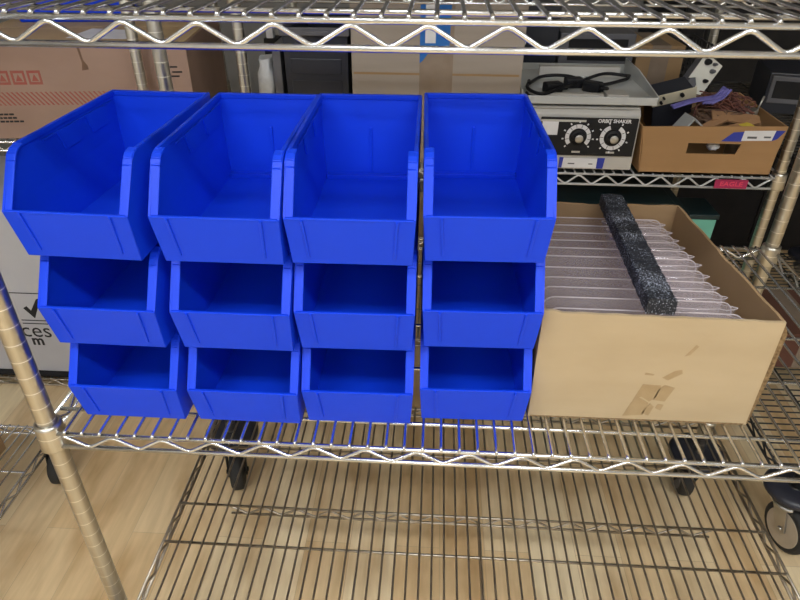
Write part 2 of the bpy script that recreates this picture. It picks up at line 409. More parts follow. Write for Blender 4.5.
# ------------------------------------------------------------------ blue bins
def make_bin():
    t = thing('storage_bin', '', 'bin', (0, 0, 0))
    a, b, c_ = 67.3, 70.6, 71.0                                  # half widths at the base and above the lip
    bF, bB = (14, 1.5), (281, 1.5)
    body = MB()
    body.mesh([(-a, 14, 1.5), (a, 14, 1.5), (a, 274, 1.5), (-a, 274, 1.5)], [(0, 1, 2, 3)])
    for s in (-1, 1):
        lower = [(s*a, 14, 1.5), (s*a, 274, 1.5), (s*b, 277, 62), (s*b, 1, 62)]
        upper = [(s*b, 1, 62), (s*b, 277, 62), (s*c_, 280, 120), (s*c_, 52, 120), (s*c_, 44, 118.2), (s*c_, 36, 113)]
        body.face(lower); body.face(upper)
    body.face([(-a, 274, 1.5), (a, 274, 1.5), (b, 277, 62), (-b, 277, 62)])
    body.face([(-b, 277, 62), (b, 277, 62), (c_, 280, 120), (-c_, 280, 120)])
    bmesh.ops.remove_doubles(body.bm, verts=body.bm.verts, dist=.01)
    bo = body.build('bin_body', 'blue', t, solid=2.6)
    # back divider slot and floor ribs moulded into the body are thin bars of their own
    lip = MB()
    lip.prism([(-a-1.2, 12.6, .3), (a+1.2, 12.6, .3), (b+1.2, -.6, 62), (-b-1.2, -.6, 62)], (0, 3.2, .6))
    lip.box(-b+1, b-1, -1, 3.2, 60, 63)
    lp = lip.build('front_lip', 'blue', t, bevel=.9)
    for s in (-1, 1):
        r = MB()
        x = s*50
        r.prism([(x-s*3.0, 13.4-13.2*.16, 10), (x+s*0.2, 13.4-13.2*.16, 10), (x+s*3.2, -.6, 61), (x, -.6, 61)], (0, -2.4, -.4))
        r.build('label_ridge', 'blue', lp, bevel=.7)
    rim = MB()
    for s in (-1, 1):
        o = s*c_
        rim.box(min(o-s*3.6, o+s*0.9), max(o-s*3.6, o+s*0.9), 50, 282, 114.5, 121.5)
        path = [(0.5, 60), (32, 108), (37, 114.5), (43, 119), (54, 121.4)]
        # inward flange that follows the sloping front edge of the side wall
        for (y0, z0), (y1, z1) in zip(path, path[1:]):
            x0 = s*(b+1.2); x1 = s*(b+1.2)
            d = Vector((0, z1-z0, -(y1-y0))).normalized()*3
            rim.prism([(x0, y0, z0), (x1, y1, z1), (s*(b-9.5), y1, z1), (s*(b-9.5), y0, z0)], d)
    rim.box(-b-1, b+1, 277.5, 283.5, 114.5, 121.5)
    rim.build('rim', 'blue', t, bevel=1.1)
    for s in (-1, 1):
        p = MB(); x = s*(b-1.2)
        for y0, y1 in ((128, 178), (196, 250)):
            p.prism([(x, y0, 110), (x, y1, 110), (x, y1-6, 84), (x, y0+10, 84)], (-s*2.2, 0, 0))
        p.box(min(x, x-s*1.6), max(x, x-s*1.6), 100, 272, 107, 110)
        p.build('side_pad', 'blue', bo, bevel=.6)
    sl = MB(); sl.box(-1.6, 1.6, 272.5, 277, 12, 76)
    sl.build('divider_slot', 'blue', bo, bevel=.4)
    lg_ = MB(); lg_.box(-65.5, 65.5, 262, 275, 2.6, 9)
    lg_.build('floor_ledge', 'blue', bo, bevel=.6)
    return t

bin0 = make_bin()
rows = ['bottom', 'middle', 'top']
cols = ['leftmost stack', 'second stack from left', 'third stack from left', 'rightmost stack beside the carton']
pos = {0: [(111, 10, -.4), (108.5, 9, -.8), (103.5, 13, -2.2)], 1: [(268, 11, -.2), (269, 10.5, 0), (268.6, 12, -.2)],
       2: [(415.5, 19, .8), (415.8, 19.5, .8), (415, 18, .6)], 3: [(567.5, 33, 1.2), (568, 32.5, 1.2), (566, 33.5, 1.4)]}
first = True
for c in range(4):
    for r in range(3):
        x, y, rz = pos[c][r]
        o = bin0 if first else copy_tree(bin0)
        first = False
        o.location = W(x, y, r*122.2); o.rotation_euler = (0, 0, math.radians(rz))
        tag(o, f'blue plastic stacking bin, {rows[r]} one of the {cols[c]}', 'bin', 'blue stacking bins on the middle shelf')

# ------------------------------------------------------------------ open carton with clear covers
ct = thing('cardboard_carton', 'open kraft cardboard carton with torn tape marks beside the blue bins', 'box', (644, 58, 0))
fl, fr, br_, bl = (0, 0), (291, 0), (264, 330), (-4, 330)
ctH = 171
cb = MB(); cb.prism([(2, 2, 0), (289, 2, 0), (262, 328, 0), (-2, 328, 0)], (0, 0, 4)); cb.build('bottom_panel', 'card_in', ct)
cf = MB()
N = 24
top = [(291*i/N, 0, ctH + 0.5*math.sin(i*1.9) - 3.5*(i/N) + (2.5 if i < 2 else 0)) for i in range(N, -1, -1)]
cf.prism([(0, 0, 0), (291, 0, 0)] + top, (0, 4.2, 0))
fp = cf.build('front_panel', 'card', ct)
def side_panel(a, b, h0, h1, out, name, m):
    s = MB(); n = 22; pts = []
    a, b = Vector((*a, 0)), Vector((*b, 0))
    for i in range(n, -1, -1):
        t = i/n; q = a.lerp(b, t); pts.append((q.x, q.y, h0+(h1-h0)*t + 0.7*math.sin(i*1.3) - (2.5 if 9 < i < 12 else 0)))
    s.prism([tuple(a), tuple(b)] + pts, out)
    return s.build(name, m, ct)
side_panel((291, 4), br_, ctH-3, ctH+2, (-4.2, 0, 0), 'side_panel', 'card_in')
side_panel((0, 4), bl, ctH, ctH+2, (4.2, 0, 0), 'side_panel', 'card_in')
side_panel((bl[0], 326), (br_[0], 326), ctH+2, ctH+2, (0, 4.2, 0), 'back_panel', 'card_in')
cs = MB(); cs.prism([(291.3, 1, 1), (293.5, 1, 1), (298.5, 1, 90), (298, 1, ctH-20), (291.3, 1, ctH-6)], (3, 14, 0)); cs.build('corner_flap', 'card_edge', ct)
ce = MB(); ce.prism([(3, -.3, .5), (288, -.3, .5), (288, -.3, 3), (3, -.3, 2.2)], (0, .5, 0)); ce.build('corrugated_edge', 'card_edge', ct)
for poly in ([(126, 6), (152, 9), (156, 30), (140, 40), (133, 30)], [(134, 33), (142, 62), (166, 61), (163, 40), (156, 33), (144, 41)], [(160, 36), (176, 34), (184, 58), (170, 62), (164, 55)],
             [(150, 12), (160, 8), (164, 24), (158, 30)], [(164, 74), (172, 70), (188, 82), (186, 88), (178, 86)], [(141, 78), (152, 77), (153, 79), (142, 81)], [(166, 22), (174, 18), (176, 28), (168, 29)],
             [(184, 110), (190, 112), (198, 126), (194, 128)]):
    MB().prism([(x, -.35, z+2) for x, z in poly], (0, .5, 0)).build('tape_residue', 'tape_stain', ct)

def cover(w, h):
    """clear moulded cover standing on edge: rounded sheet with a rolled top edge and a lens-shaped lip at the right"""
    t = thing('plastic_cover', '', 'cover', (0, 0, 0))
    pts = []; r = 16
    for cx, cz, a0 in ((r, r, 180), (w-r, r, 270), (w-r, h-r, 0), (r, h-r, 90)):
        for k in range(6):
            a = math.radians(a0+18*k); pts.append((cx+r*math.cos(a), 0, cz+r*math.sin(a)))
    MB().prism(pts, (0, 1.2, 0)).build('sheet', 'clear', t)
    e = MB()
    top_ = [p for p in pts if p[2] > h*.45]
    top_ = sorted([p for p in pts if p[2] >= h-r-.1], key=lambda p: p[0])
    e.tube([(0, 0.6, h*.3)] + top_ + [(w, .6, h*.3)], 1.0, 6)
    e.build('rolled_edge', 'clear_rim', t)
    l = MB(); n = 12; L_, D_ = 56, 10.5
    vs = []
    for j in range(5):
        z = h-4-j*16; k = 1-j*.12
        ring = []
        for i in range(2*n):
            a = PI*i/n; cx = w-50+L_*math.cos(a)*k; yy = D_*math.sin(a)*abs(math.sin(a))**.3*k
            ring.append((min(cx, w+20), -D_*.2+yy, z - (3 if math.cos(a) > .7 else 0)))
        vs.append(ring)
    rr = [[l.bm.verts.new(Vector(p)) for p in ring] for ring in vs]
    for a, b in zip(rr, rr[1:]):
        for i in range(2*n): l.bm.faces.new((a[i], a[(i+1) % (2*n)], b[(i+1) % (2*n)], b[i])).smooth = True
    l.bm.faces.new(rr[0])
    l.build('moulded_lip', 'clear_lip', t, recalc=True)
    l2 = MB(); l2.tube(vs[0]+vs[0][:1], .7, 5, cap=False); l2.build('lip_edge', 'clear_rim', t)
    return t
c0 = cover(248, 152)
order = ['nearest the front panel', 'second from the front', 'third from the front', 'fourth from the front', 'fifth from the front', 'middle one of the row',
         'fifth from the back', 'fourth from the back', 'third from the back', 'second from the back', 'nearest the back panel']
for k in range(11):
    o = c0 if k == 0 else copy_tree(c0)
    o.location = W(654-k*.4, 86+k*27.5, 4.2); o.rotation_euler = (math.radians(-1.5+random.uniform(-.8, .8)), 0, math.radians(random.uniform(-.5, .5)))
    o.scale = (1-.008*k, 1, 1+random.uniform(-.012, .012))
    tag(o, f'clear plastic cover standing upright in the open carton, {order[k]}', 'cover', 'clear covers standing in the carton')

fo = MB(); n = 46
prof = lambda i: (1.6*math.sin(i*1.7)+1.1*math.sin(i*3.1), .9*math.sin(i*2.3+1))
rings = []
for i in range(n+1):
    y = 320*i/n; dx, dz = prof(i); bend = 4*math.sin(PI*i/n); wdt = 17
    sec = [(-wdt, 0), (-wdt-.5, 6), (-wdt, 18.5), (-wdt+1.2, 20), (-5, 20.4), (6, 20.2), (wdt-1.2, 19.8), (wdt, 18), (wdt+.6, 6), (wdt, 0)]
    rings.append([fo.bm.verts.new(Vector((x+dx*.35-i*.0, y, z+(dz if z > 3 else 0)))) for x, z in sec])
for a, b in zip(rings, rings[1:]):
    m_ = len(a)
    for j in range(m_): fo.bm.faces.new((a[j], a[(j+1) % m_], b[(j+1) % m_], b[j]))
fo.bm.faces.new(rings[0][::-1]); fo.bm.faces.new(rings[-1])
f_ = fo.build('foam_strip', 'foam')
f_.location = W(783.5, 58.5, 173.6); f_.rotation_euler = (0, 0, math.radians(-1.8))
tag(f_, 'long black speckled foam strip lying across the top of the open carton', 'foam strip')

# ------------------------------------------------------------------ rear unit (shaker, scrap box)
r = thing('wire_shelving_unit', 'pale wire shelving unit behind, holding the shaker and the scrap box', 'shelving unit', (47, 930, -FL))
posts(r, 1305, 610, 12, 1660, 'post')
for x in (0, 1305):
    for y in (0, 610): MB().lathe([(16, 0), (18, 2), (12, 14)], (x, y, 0), seg=16).build('foot', 'rubber', r)
sh = wire_shelf(r, 1305, 610, FL+26, 'white_wire', hT=27, braces=(150, 300, 450))
wire_shelf(r, 1305, 610, FL-500, 'shaded_chrome', braces=(150, 300, 450))
wire_shelf(r, 1305, 610, FL+432, 'chrome', braces=(150, 300, 450))
rt = MB(); rt.box(-39, 39, -2, 2, -11, 11)
rtag = rt.build('shelf_tag', 'red_tag', sh); rtag.location = ((1236-47)*S, -14*S, (FL+4)*S)
text_part('EAGLE', 16, 'red_letter', rtag, (0, -2.2, 0), bold=.4, squash=1.2)
rtag['label'] = 'raspberry red name tag on the shelf edge'

# orbital shaker
sk = thing('orbital_shaker', 'beige bench shaker with two round dials on a black panel', 'lab shaker', (714, 918, 26))
hb = MB()
hb.prism([(0, 0, 6), (0, 300, 6), (0, 300, 152), (0, 14, 152), (0, 4, 140)], (273, 0, 0))
hb.build('housing', 'beige_metal', sk, bevel=3)
dk = MB(); dk.box(4, 269, 6, 296, 152.2, 158); dk.build('deck_plate', 'light_metal', sk, bevel=1.5)
for x in (30, 243):
    for y in (40, 260):
        MB().lathe([(12, 0), (14, 0), (14, 7), (12, 7)], (x, y, 0), seg=16).build('rubber_foot', 'rubber', sk)
        MB().lathe([(9, 158), (9, 170)], (x, y, 0), seg=14).build('support_post', 'black', sk)
tr = MB()
tr.box(-10, 302, -6, 310, 170, 173)
tr.box(-10, 302, -8, -4, 166, 184); tr.box(-10, 302, 308, 312, 166, 190)
tr.prism([(298, -8, 168), (298, 312, 168), (298, 312, 205), (298, 180, 205), (298, -8, 186)], (4, 0, 0))
tr.prism([(-10, -8, 168), (-10, 312, 168), (-10, 312, 205), (-10, 180, 205), (-10, -8, 186)], (4, 0, 0))
tr.build('platform', 'light_metal', sk, bevel=1.2)
for q in ((40, 186, 30, 46, 173, 180), (190, 240, 18, 70, 173, 183), (60, 270, 240, 262, 173, 196)): MB().box(*q).build('clamp_bar', 'beige_metal', sk, bevel=1)
pn = MB(); pn.box(40, 268, -4, 0, 42, 134); pn_ = pn.build('control_panel', 'black', sk, bevel=1)
text_part('ORBIT SHAKER', 11.5, 'white_paper', pn_, (212, -4.4, 127), bold=.35)
ps = MB(); ps.box(40, 146, -5, -4, 124, 129); ps.build('panel_stripe', 'beige_metal', pn_)
for cx, nm in ((132, 'speed'), (214, 'time')):
    R0, R1 = 21, 30.5
    a0, a1 = (-40, 220) if nm == 'speed' else (-250, 60)
    dl = MB(); n = 26
    outer, inner = [], []
    for i in range(n+1):
        a = math.radians(a0+(a1-a0)*i/n)
        outer.append((cx+R1*math.cos(a), -4.4, 88+R1*math.sin(a))); inner.append((cx+R0*math.cos(a), -4.4, 88+R0*math.sin(a)))
    for i in range(n):
        dl.prism([outer[i], outer[i+1], inner[i+1], inner[i]], (0, -.6, 0))
    d_ = dl.build('dial_ring', 'white_paper', pn_)
    tk = MB()
    for i in range(9):
        a = math.radians(a0+(a1-a0)*i/8); c_, s_ = math.cos(a), math.sin(a); q = Matrix.Rotation(-a, 3, 'Y')
        tk.box(34, 38.5, -.5, .5, -1.6, 1.6, rot=q, at=(cx, -4.6, 88))
        q2 = Matrix.Rotation(-a, 3, 'Y')
    tk.build('dial_marks', 'white_paper', pn_)
    tk2 = MB()
    for i in range(1, 9):
        a = math.radians(a0+(a1-a0)*i/9); q = Matrix.Rotation(-a, 3, 'Y')
        tk2.box(R0+1, R1+.2, -.3, .3, -.5, .5, rot=q, at=(cx, -5.1, 88))
    tk2.build('dial_graduations', 'black', d_)
    kb = MB(); kb.lathe([(19, -4), (18, -9), (12, -10), (11.5, -20), (10, -21)], (cx, 0, 88), 'y', seg=24); kb_ = kb.build('knob', 'black', pn_, bevel=.4)
    kc = MB(); kc.lathe([(9.8, -21), (9.6, -22), (4, -21.6)], (cx, 0, 88), 'y', seg=24); kc.build('knob_cap', 'zinc', kb_)
    lb = MB(); lb.box(cx-10, cx+10, -4.7, -4.2, 49, 53.5); lb.build('dial_caption', 'beige_metal', pn_)
wl = MB(); wl.box(44, 82, -4.8, -4.2, 92, 128); wl.build('panel_label', 'white_paper', pn_)
sl = MB(); sl.box(104, 190, -1.2, -.2, 10, 34); s_l = sl.build('stock_label', 'white_paper', sk)
for x0, x1 in ((96, 106), (188, 206)):
    MB().prism([(x0, -1.6, 9), (x1-2, -1.6, 9), (x1, -1.6, 36), (x0, -1.6, 36)], (0, .4, 0)).build('label_tape', 'navy_tape', s_l)
ib = MB(); ib.box(118, 134, -1.6, -1.1, 19, 22); ib.box(168, 178, -1.6, -1.1, 19, 21.5); ib.build('label_print', 'grey_plastic', s_l)

# power cord lying in the tray
pc = thing('power_cord', 'black coiled power cord with plugs lying on the shaker tray', 'cord', (714, 918, 199))
def bez(pts, n=40):
    out = []
    P = [Vector(p) for p in pts]; P = [P[0]*2-P[1]] + P + [P[-1]*2-P[-2]]
    for i in range(1, len(P)-2):
        for k in range(n//(len(P)-3)):
            t = k/(n//(len(P)-3)); a, b, c, d = P[i-1:i+3]
            out.append(.5*((2*b)+(c-a)*t+(2*a-5*b+4*c-d)*t*t+(3*b-a-3*c+d)*t**3))
    out.append(P[-2]); return out
MB().tube(bez([(20, 130, 12), (10, 60, 10), (40, 22, 8), (90, 60, 14), (150, 130, 14), (220, 200, 16), (280, 190, 14)], 60), 4.2, 8).build('cable', 'black', pc)
MB().tube(bez([(14, 90, 14), (60, 170, 14), (120, 150, 20), (180, 100, 12), (260, 150, 14), (284, 200, 12)], 60), 4.2, 8).build('cable', 'black', pc)
MB().tube(bez([(4, 40, 6), (12, 16, 4), (60, 14, 0), (110, 10, -2)], 30), 3.2, 8).build('cable', 'black', pc)
for x, y, a in ((70, 70, 20), (168, 84, -35), (128, 120, 10)):
    b = MB(); q = Matrix.Rotation(math.radians(a), 3, 'Z')
    b.box(-22, 22, -14, 14, -8, 16, rot=q, at=(x, y, 8)); b.box(20, 40, -8, 8, -4, 8, rot=q, at=(x, y, 8))
    b.build('plug', 'black', pc, bevel=4)

# scrap box
sb = thing('cardboard_box', 'low brown cardboard box with handle slot, full of scrap electronics', 'box', (1008, 918, 26))
bf = MB()
# front panel with an open handle slot: built from four pieces around the slot
sx0, sx1, sz0, sz1 = 102, 226, 52, 78
bf.prism([(0, 0, 0), (312, 0, 0), (314, 0, sz0), (-3, 0, sz0)], (0, 4, 0))
bf.prism([(-3, 0, sz0), (sx0, 0, sz0), (sx0, 0, sz1), (-6, 0, sz1)], (0, 4, 0))
bf.prism([(sx1-8, 0, sz0), (314, 0, sz0), (317, 0, sz1), (sx1, 0, sz1)], (0, 4, 0))
bf.prism([(-6, 0, sz1), (317, 0, sz1), (321, 0, 122), (-14, 0, 115)], (0, 4, 0))
bf.build('front_panel', 'card_orange', sb)
MB().prism([(0, 0, 0), (312, 0, 0), (312, 290, 0), (0, 290, 0)], (0, 0, 4)).build('bottom_panel', 'card_in', sb)
MB().prism([(312, 4, 0), (312, 290, 0), (320, 290, 126), (320, 4, 122)], (-4, 0, 0)).build('side_panel', 'card_orange', sb)
MB().prism([(0, 4, 0), (0, 290, 0), (-10, 290, 120), (-14, 4, 115)], (4, 0, 0)).build('side_panel', 'card_orange', sb)
MB().prism([(0, 290, 0), (312, 290, 0), (320, 290, 126), (-10, 290, 120)], (0, -4, 0)).build('back_panel', 'card_in', sb)
lt = MB(); lt.prism([(222, -.7, 86), (292, -.7, 88), (296, -.7, 112), (224, -.7, 110)], (0, .5, 0)); lt_ = lt.build('stock_label', 'white_paper', sb)
for pts in ([(176, 84), (200, 106), (226, 108), (224, 84)], [(290, 86), (304, 92), (318, 112), (294, 112)]):
    MB().prism([(x, -.5, z) for x, z in pts], (0, .4, 0)).build('label_tape', 'navy_tape', lt_)
MB().box(234, 256, -1.2, -.8, 92, 97).box(272, 288, -1.2, -.8, 94, 98).build('label_print', 'grey_plastic', lt_)

def rotM(rx, ry, rz): return (Matrix.Rotation(math.radians(rz), 3, 'Z') @ Matrix.Rotation(math.radians(ry), 3, 'Y') @ Matrix.Rotation(math.radians(rx), 3, 'X'))
def tilt(o, rx, ry, rz): o.rotation_euler = rotM(rx, ry, rz).to_euler(); return o
# black module with cream faceplate
m1 = tilt(thing('control_module', 'black electronics module with a cream faceplate tipped up in the scrap box', 'electronics module', (1077, 1023, 106)), -28, 14, 0) if False else thing('control_module', 'black electronics module with a cream faceplate leaning in the scrap box', 'electronics module', (1092, 1028, 138))
tilt(m1, 14, -14, 4)
MB().box(-46, 52, 0, 60, -42, 62).build('case', 'dark_crate', m1, bevel=2)
fp1 = MB().box(-48, 58, -3, 0, 36, 64).build('faceplate', 'cream', m1, bevel=.8)
for x, z, rr in ((-28, 46, 3.5), (-22, 57, 3), (22, 54, 5)):
    MB().lathe([(rr, -3), (rr*.9, -11)], (x, 0, z), 'y', seg=14).build('knob', 'black', fp1)
m2 = thing('switch_plate', 'ivory panel with black knobs standing tilted at the back of the scrap box', 'electronics panel', (1160, 1108, 168)); tilt(m2, -12, 34, 6)
pf = MB(); pf.prism([(-34, 0, 28), (-34, 0, 100), (26, 0, 100), (26, 0, 2), (4, 0, 2), (-4, 0, 28), (-18, 0, 40)], (0, 3, 0)); p2 = pf.build('faceplate', 'ivory', m2, bevel=.8)
for x, z, rr, m_ in ((-18, 84, 8, 'black'), (2, 90, 4, 'grey_plastic'), (8, 74, 5.5, 'grey_plastic'), (8, 46, 5, 'black')):
    MB().lathe([(rr, 0), (rr, -6), (rr*.7, -14)], (x, 0, z), 'y', seg=16).build('knob', m_, p2)
MB().box(-28, 20, 3, 40, 0, 94).build('case', 'grey_plastic', m2, bevel=1)
# ribbon cable
rb = MB()
for i in range(5):
    path = bez([(0, i*5, 0), (50, 4+i*5, 16), (96, i*5, 26), (120, 10+i*6, 44)], 24)
    rb.tube(path, 2.8, 6)
o = rb.build('ribbon_cable', 'purple'); o.location = W(1076, 975, 170)
tag(o, 'purple flat ribbon cable draped over the scrap box contents', 'cable')
rb = MB()
for i in range(4):
    rb.tube(bez([(i*7, 0, 0), (24+i*8, 6, 14), (44+i*6, 10, 32)], 16), 3, 6)
o = rb.build('ribbon_cable', 'purple'); o.location = W(1142, 975, 182)
tag(o, 'short fanned purple cable bundle below the ivory panel', 'cable')
# tangled wires: one springy heap nobody could count
wm = MB(); rnd = random.Random(3)
for k in range(46):
    cx = rnd.uniform(70, 150); p = []
    for i in range(6):
        p.append((cx-90+rnd.uniform(-46, 46), rnd.uniform(-46, 46), max(2, 16+rnd.uniform(-16, 34)-abs(cx-110)*.16)))
    wm.tube(bez(p, 30), rnd.choice((1.3, 1.6, 2.0)), 5)
o = wm.build('wire_tangle', 'wire_red'); o.location = W(1198, 1033, 144); tag(o, 'tangled heap of thin dull red wires in the scrap box', 'wires', kind='stuff')
wm = MB()
for k in range(26):
    p = []
    for i in range(5): p.append((rnd.uniform(-56, 62), rnd.uniform(-30, 30), max(2, 12+rnd.uniform(-12, 22))))
    wm.tube(bez(p, 30), rnd.choice((1.6, 2.2)), 5)
o = wm.build('wire_tangle', 'wire_brown'); o.location = W(1188, 1003, 128); tag(o, 'loose brown wires under the red tangle in the scrap box', 'wires', kind='stuff')
# kraft strips
for i, (x, y, z, L_, w_, ry, rz, lab) in enumerate(((1160, 959, 132, 92, 22, -28, 6, 'narrow brown strip rising to the right at the front of the scrap box'), (1228, 973, 150, 112, 34, 4, -6, 'broad brown strip lying flat over the scrap wires'), (1218, 948, 134, 120, 18, -14, 10, 'long thin brown strip beneath the broad strip in the scrap box'))):
    s = MB().box(-L_/2, L_/2, -w_/2, w_/2, -3, 3).build('kraft_strip', 'wood_strip', bevel=.8)
    s.location = W(x, y, z); s.rotation_euler = rotM(22, ry, rz).to_euler(); tag(s, lab, 'strip', 'brown strips in the scrap box')
cn = thing('metal_can', 'dull silver cylinder standing at the right end of the scrap box', 'can', (1282, 1043, 34))
MB().lathe([(25, 0), (26, 2), (26, 118), (25, 120)], seg=28).build('can_body', 'zinc', cn)
MB().tube([(24, 0, 112), (34, 4, 150)], 2.4, 8).build('terminal_rod', 'zinc', cn)
yc = MB()
for k in range(6): yc.tube(bez([(-20+k*4, -6+k*2, 0), (-10+k*4, 6, 8+k), (4+k*4, -4, 9), (14+k*3, 6, 1)], 18), 2.6, 6)
o = yc.build('yellow_cord', 'yellow'); o.location = W(1237, 948, 130); tag(o, 'small yellow cord bundle at the front of the scrap box', 'cord')
pw = MB(); bmesh.ops.create_icosphere(pw.bm, subdivisions=3, radius=14)
for v in pw.bm.verts: v.co *= 1+.25*math.sin(v.co.x*.6+v.co.z*.9)*math.cos(v.co.y*.7); v.co.z *= .7
o = pw.build('paper_scrap', 'white_paper', smooth=True); o.location = W(1182, 948, 88); tag(o, 'crumpled white scrap showing through the handle slot', 'paper')
# cables between shaker and box
gp = thing('bracket', 'grey folded metal bracket wedged between shaker and scrap box', 'bracket', (1030, 956, 31)); tilt(gp, 0, 38, 10)
MB().box(-2, 2, -20, 30, 20, 150).box(-2, 30, -20, 30, 150, 154).build('plate', 'light_metal', gp, bevel=1)

# items in the middle of the rear shelf (their feet are behind the bins)
bx = thing('cardboard_box', 'tall greyish brown cardboard box with a strip of blue tape', 'box', (302, 950, 26))
MB().box(0, 196, 0, 300, 0, 372).build('box_panel', 'card_grey', bx, bevel=1.5)
MB().box(197.5, 400, 0, 300, 0, 372).build('box_panel', 'card_grey', bx, bevel=1.5)
MB().box(160, 238, -.6, 300, 0, 372.6).build('packing_tape', 'clear_tape', bx)
MB().prism([(160, -1.2, 373), (160, -1.2, 243), (168, -1.2, 250), (180, -1.2, 266), (190, -1.2, 268), (228, -1.2, 274), (230, -1.2, 373)], (0, .5, 0)).build('blue_tape', 'blue_tape', bx)
MB().box(172, 196, -1.7, -1.2, 288, 373).build('label_strip', 'white_paper', bx)
MB().box(4, 394, -.4, .4, 216, 221).build('crease_shadow', 'card_in', bx)  # dark strip paints the flap's shadow along the crease
cr = thing('plastic_crate', 'dark navy plastic crate with a grey rim left of the cardboard box', 'crate', (142, 950, 26))
cw = MB(); cw.prism([(6, 0, 0), (148, 0, 0), (152, 0, 306), (0, 0, 306)], (0, 4, 0)); cw.prism([(6, 300, 0), (148, 300, 0), (152, 300, 306), (0, 300, 306)], (0, 4, 0))
cw.box(2, 6, 4, 300, 0, 306).box(147, 151, 4, 300, 0, 306).box(6, 148, 4, 300, 0, 4)
cw.build('crate_wall', 'dark_crate', cr)
MB().box(16, 136, -3, 0, 60, 200).box(16, 136, -3, 0, 214, 250).build('wall_rib', 'dark_crate', cr, bevel=1.5)
rm = MB(); rm.box(-6, 157, -8, 2, 300, 318).box(-6, 157, 300, 310, 300, 318).box(-6, 4, 2, 300, 300, 318).box(148, 157, 2, 300, 300, 318); rm.build('rim', 'grey_plastic', cr, bevel=2)
MB().box(50, 110, -14, -8, 302, 312).build('handle', 'grey_plastic', cr, bevel=1.5)
gpn = MB().box(0, 20, 0, 260, 0, 272).build('grey_panel', 'grey_plastic', bevel=1.5); gpn.location = W(108, 975, 26)
tag(gpn, 'narrow grey upright panel between the white bag and the navy crate', 'panel')
bg = MB(); bmesh.ops.create_grid(bg.bm, x_segments=1, y_segments=1, size=1); bg.bm.clear()
rr2 = random.Random(5); prof = []
rings = []
for i in range(15):
    z = 236*i/14; k = 1-.1*(i/14)**2 if i < 13 else .72
    rings.append([bg.bm.verts.new(Vector(((22*k+rr2.uniform(-2.5, 2.5))*math.copysign(abs(math.cos(a))**.6, math.cos(a)), (40*k+rr2.uniform(-3, 3))*math.copysign(abs(math.sin(a))**.6, math.sin(a)), z+rr2.uniform(-3, 3)*(0 < i)))) for a in (2*PI*j/18 for j in range(18))])
for a, b in zip(rings, rings[1:]):
    for j in range(18): bg.bm.faces.new((a[j], a[(j+1) % 18], b[(j+1) % 18], b[j])).smooth = True
bg.bm.faces.new(rings[0][::-1]); bg.bm.faces.new(rings[-1])
o = bg.build('plastic_bag', 'crumple'); o.location = W(82, 1020, 26); tag(o, 'crumpled white plastic bag standing left of the grey panel', 'bag')
bb = thing('small_appliance', 'small black gadget with a white tip behind the white bag', 'gadget', (80, 1085, 26))
MB().box(-18, 20, 0, 50, 0, 268).build('body', 'black', bb, bevel=2); MB().box(-10, 8, 0, 20, 268, 302).build('tip', 'white_paper', bb, bevel=2)
lg = thing('equipment_case', 'dark grey upright case behind the posts right of the old carton', 'case', (-60, 1260, 26))
# stands on the left rear rack
eq = thing('lab_instrument', 'dark boxy instrument behind the shaker with small white knob', 'instrument', (712, 1270, 26))
MB().box(0, 120, 0, 200, 0, 330).build('body', 'dark_crate', eq, bevel=3)
MB().box(126, 330, 0, 200, 0, 260).build('front_unit', 'grey_plastic', eq, bevel=3)
MB().lathe([(9, 0), (8, -12)], (24, 0, 236), 'y', seg=16).build('knob', 'white_paper', eq)
MB().box(150, 310, -3, 0, 190, 246).build('display', 'black', eq, bevel=1)
eb = thing('cardboard_box', 'small brown carton behind the scrap box near the back posts', 'box', (1060, 1300, 26))
MB().box(0, 130, 0, 200, 0, 226).build('box_panel', 'card_in', eb, bevel=1.5); MB().box(40, 90, -.6, 200.6, 0, 226.6).build('packing_tape', 'clear_tape', eb)
sb2 = thing('wire_basket', 'black mesh basket behind the right end of the scrap box', 'basket', (1205, 1290, 26))
wb = MB()
for i in range(9):
    z = 6+i*27; wb.tube([(0, 0, z), (70, 0, z), (70, 200, z), (0, 200, z), (0, 0, z)], 2.2, 6)
for i in range(6): wb.tube([(i*14, 0, 2), (i*14, 0, 226)], 2, 6)
for i in range(9): wb.tube([(0, i*25, 2), (0, i*25, 226)], 2, 6); wb.tube([(70, i*25, 2), (70, i*25, 226)], 2, 6)
wb.build('mesh', 'black_wire', sb2)
bpy.data.objects.remove(lg)

# below the rear shelf
tt = thing('storage_tote', 'large dark teal tote on the lower rear shelf behind the carton', 'tote', (560, 960, -498))
tw = MB(); tw.prism([(20, 0, 0), (590, 0, 0), (610, 0, 380), (0, 0, 380)], (0, 4, 0)); tw.prism([(20, 420, 0), (590, 420, 0), (610, 420, 380), (0, 420, 380)], (0, 4, 0))
tw.prism([(20, 4, 0), (0, 4, 380), (0, 420, 380), (20, 420, 0)], (4, 0, 0)); tw.prism([(590, 4, 0), (610, 4, 380), (610, 420, 380), (590, 420, 0)], (-4, 0, 0)); tw.box(20, 590, 4, 420, 0, 4)
tw.build('tote_wall', 'teal', tt)
MB().box(-8, 618, -10, 432, 380, 400).box(20, 590, 20, 400, 400, 410).build('lid', 'teal', tt, bevel=4)
mt = thing('plastic_tub', 'mint green plastic tub at the right end of the teal tote', 'tub', (1196, 1040, -500))
MB().prism([(6, 0, 0), (84, 0, 0), (92, 0, 350), (0, 0, 350)], (0, 110, 0)).build('tub_wall', 'mint', mt, bevel=3)
MB().box(-4, 96, -4, 114, 350, 366).build('lid', 'teal', mt, bevel=3)
gs = thing('sheet_metal_panel', 'sloping grey sheet metal panel behind the right rear of the carton', 'panel', (1212, 1180, -500))
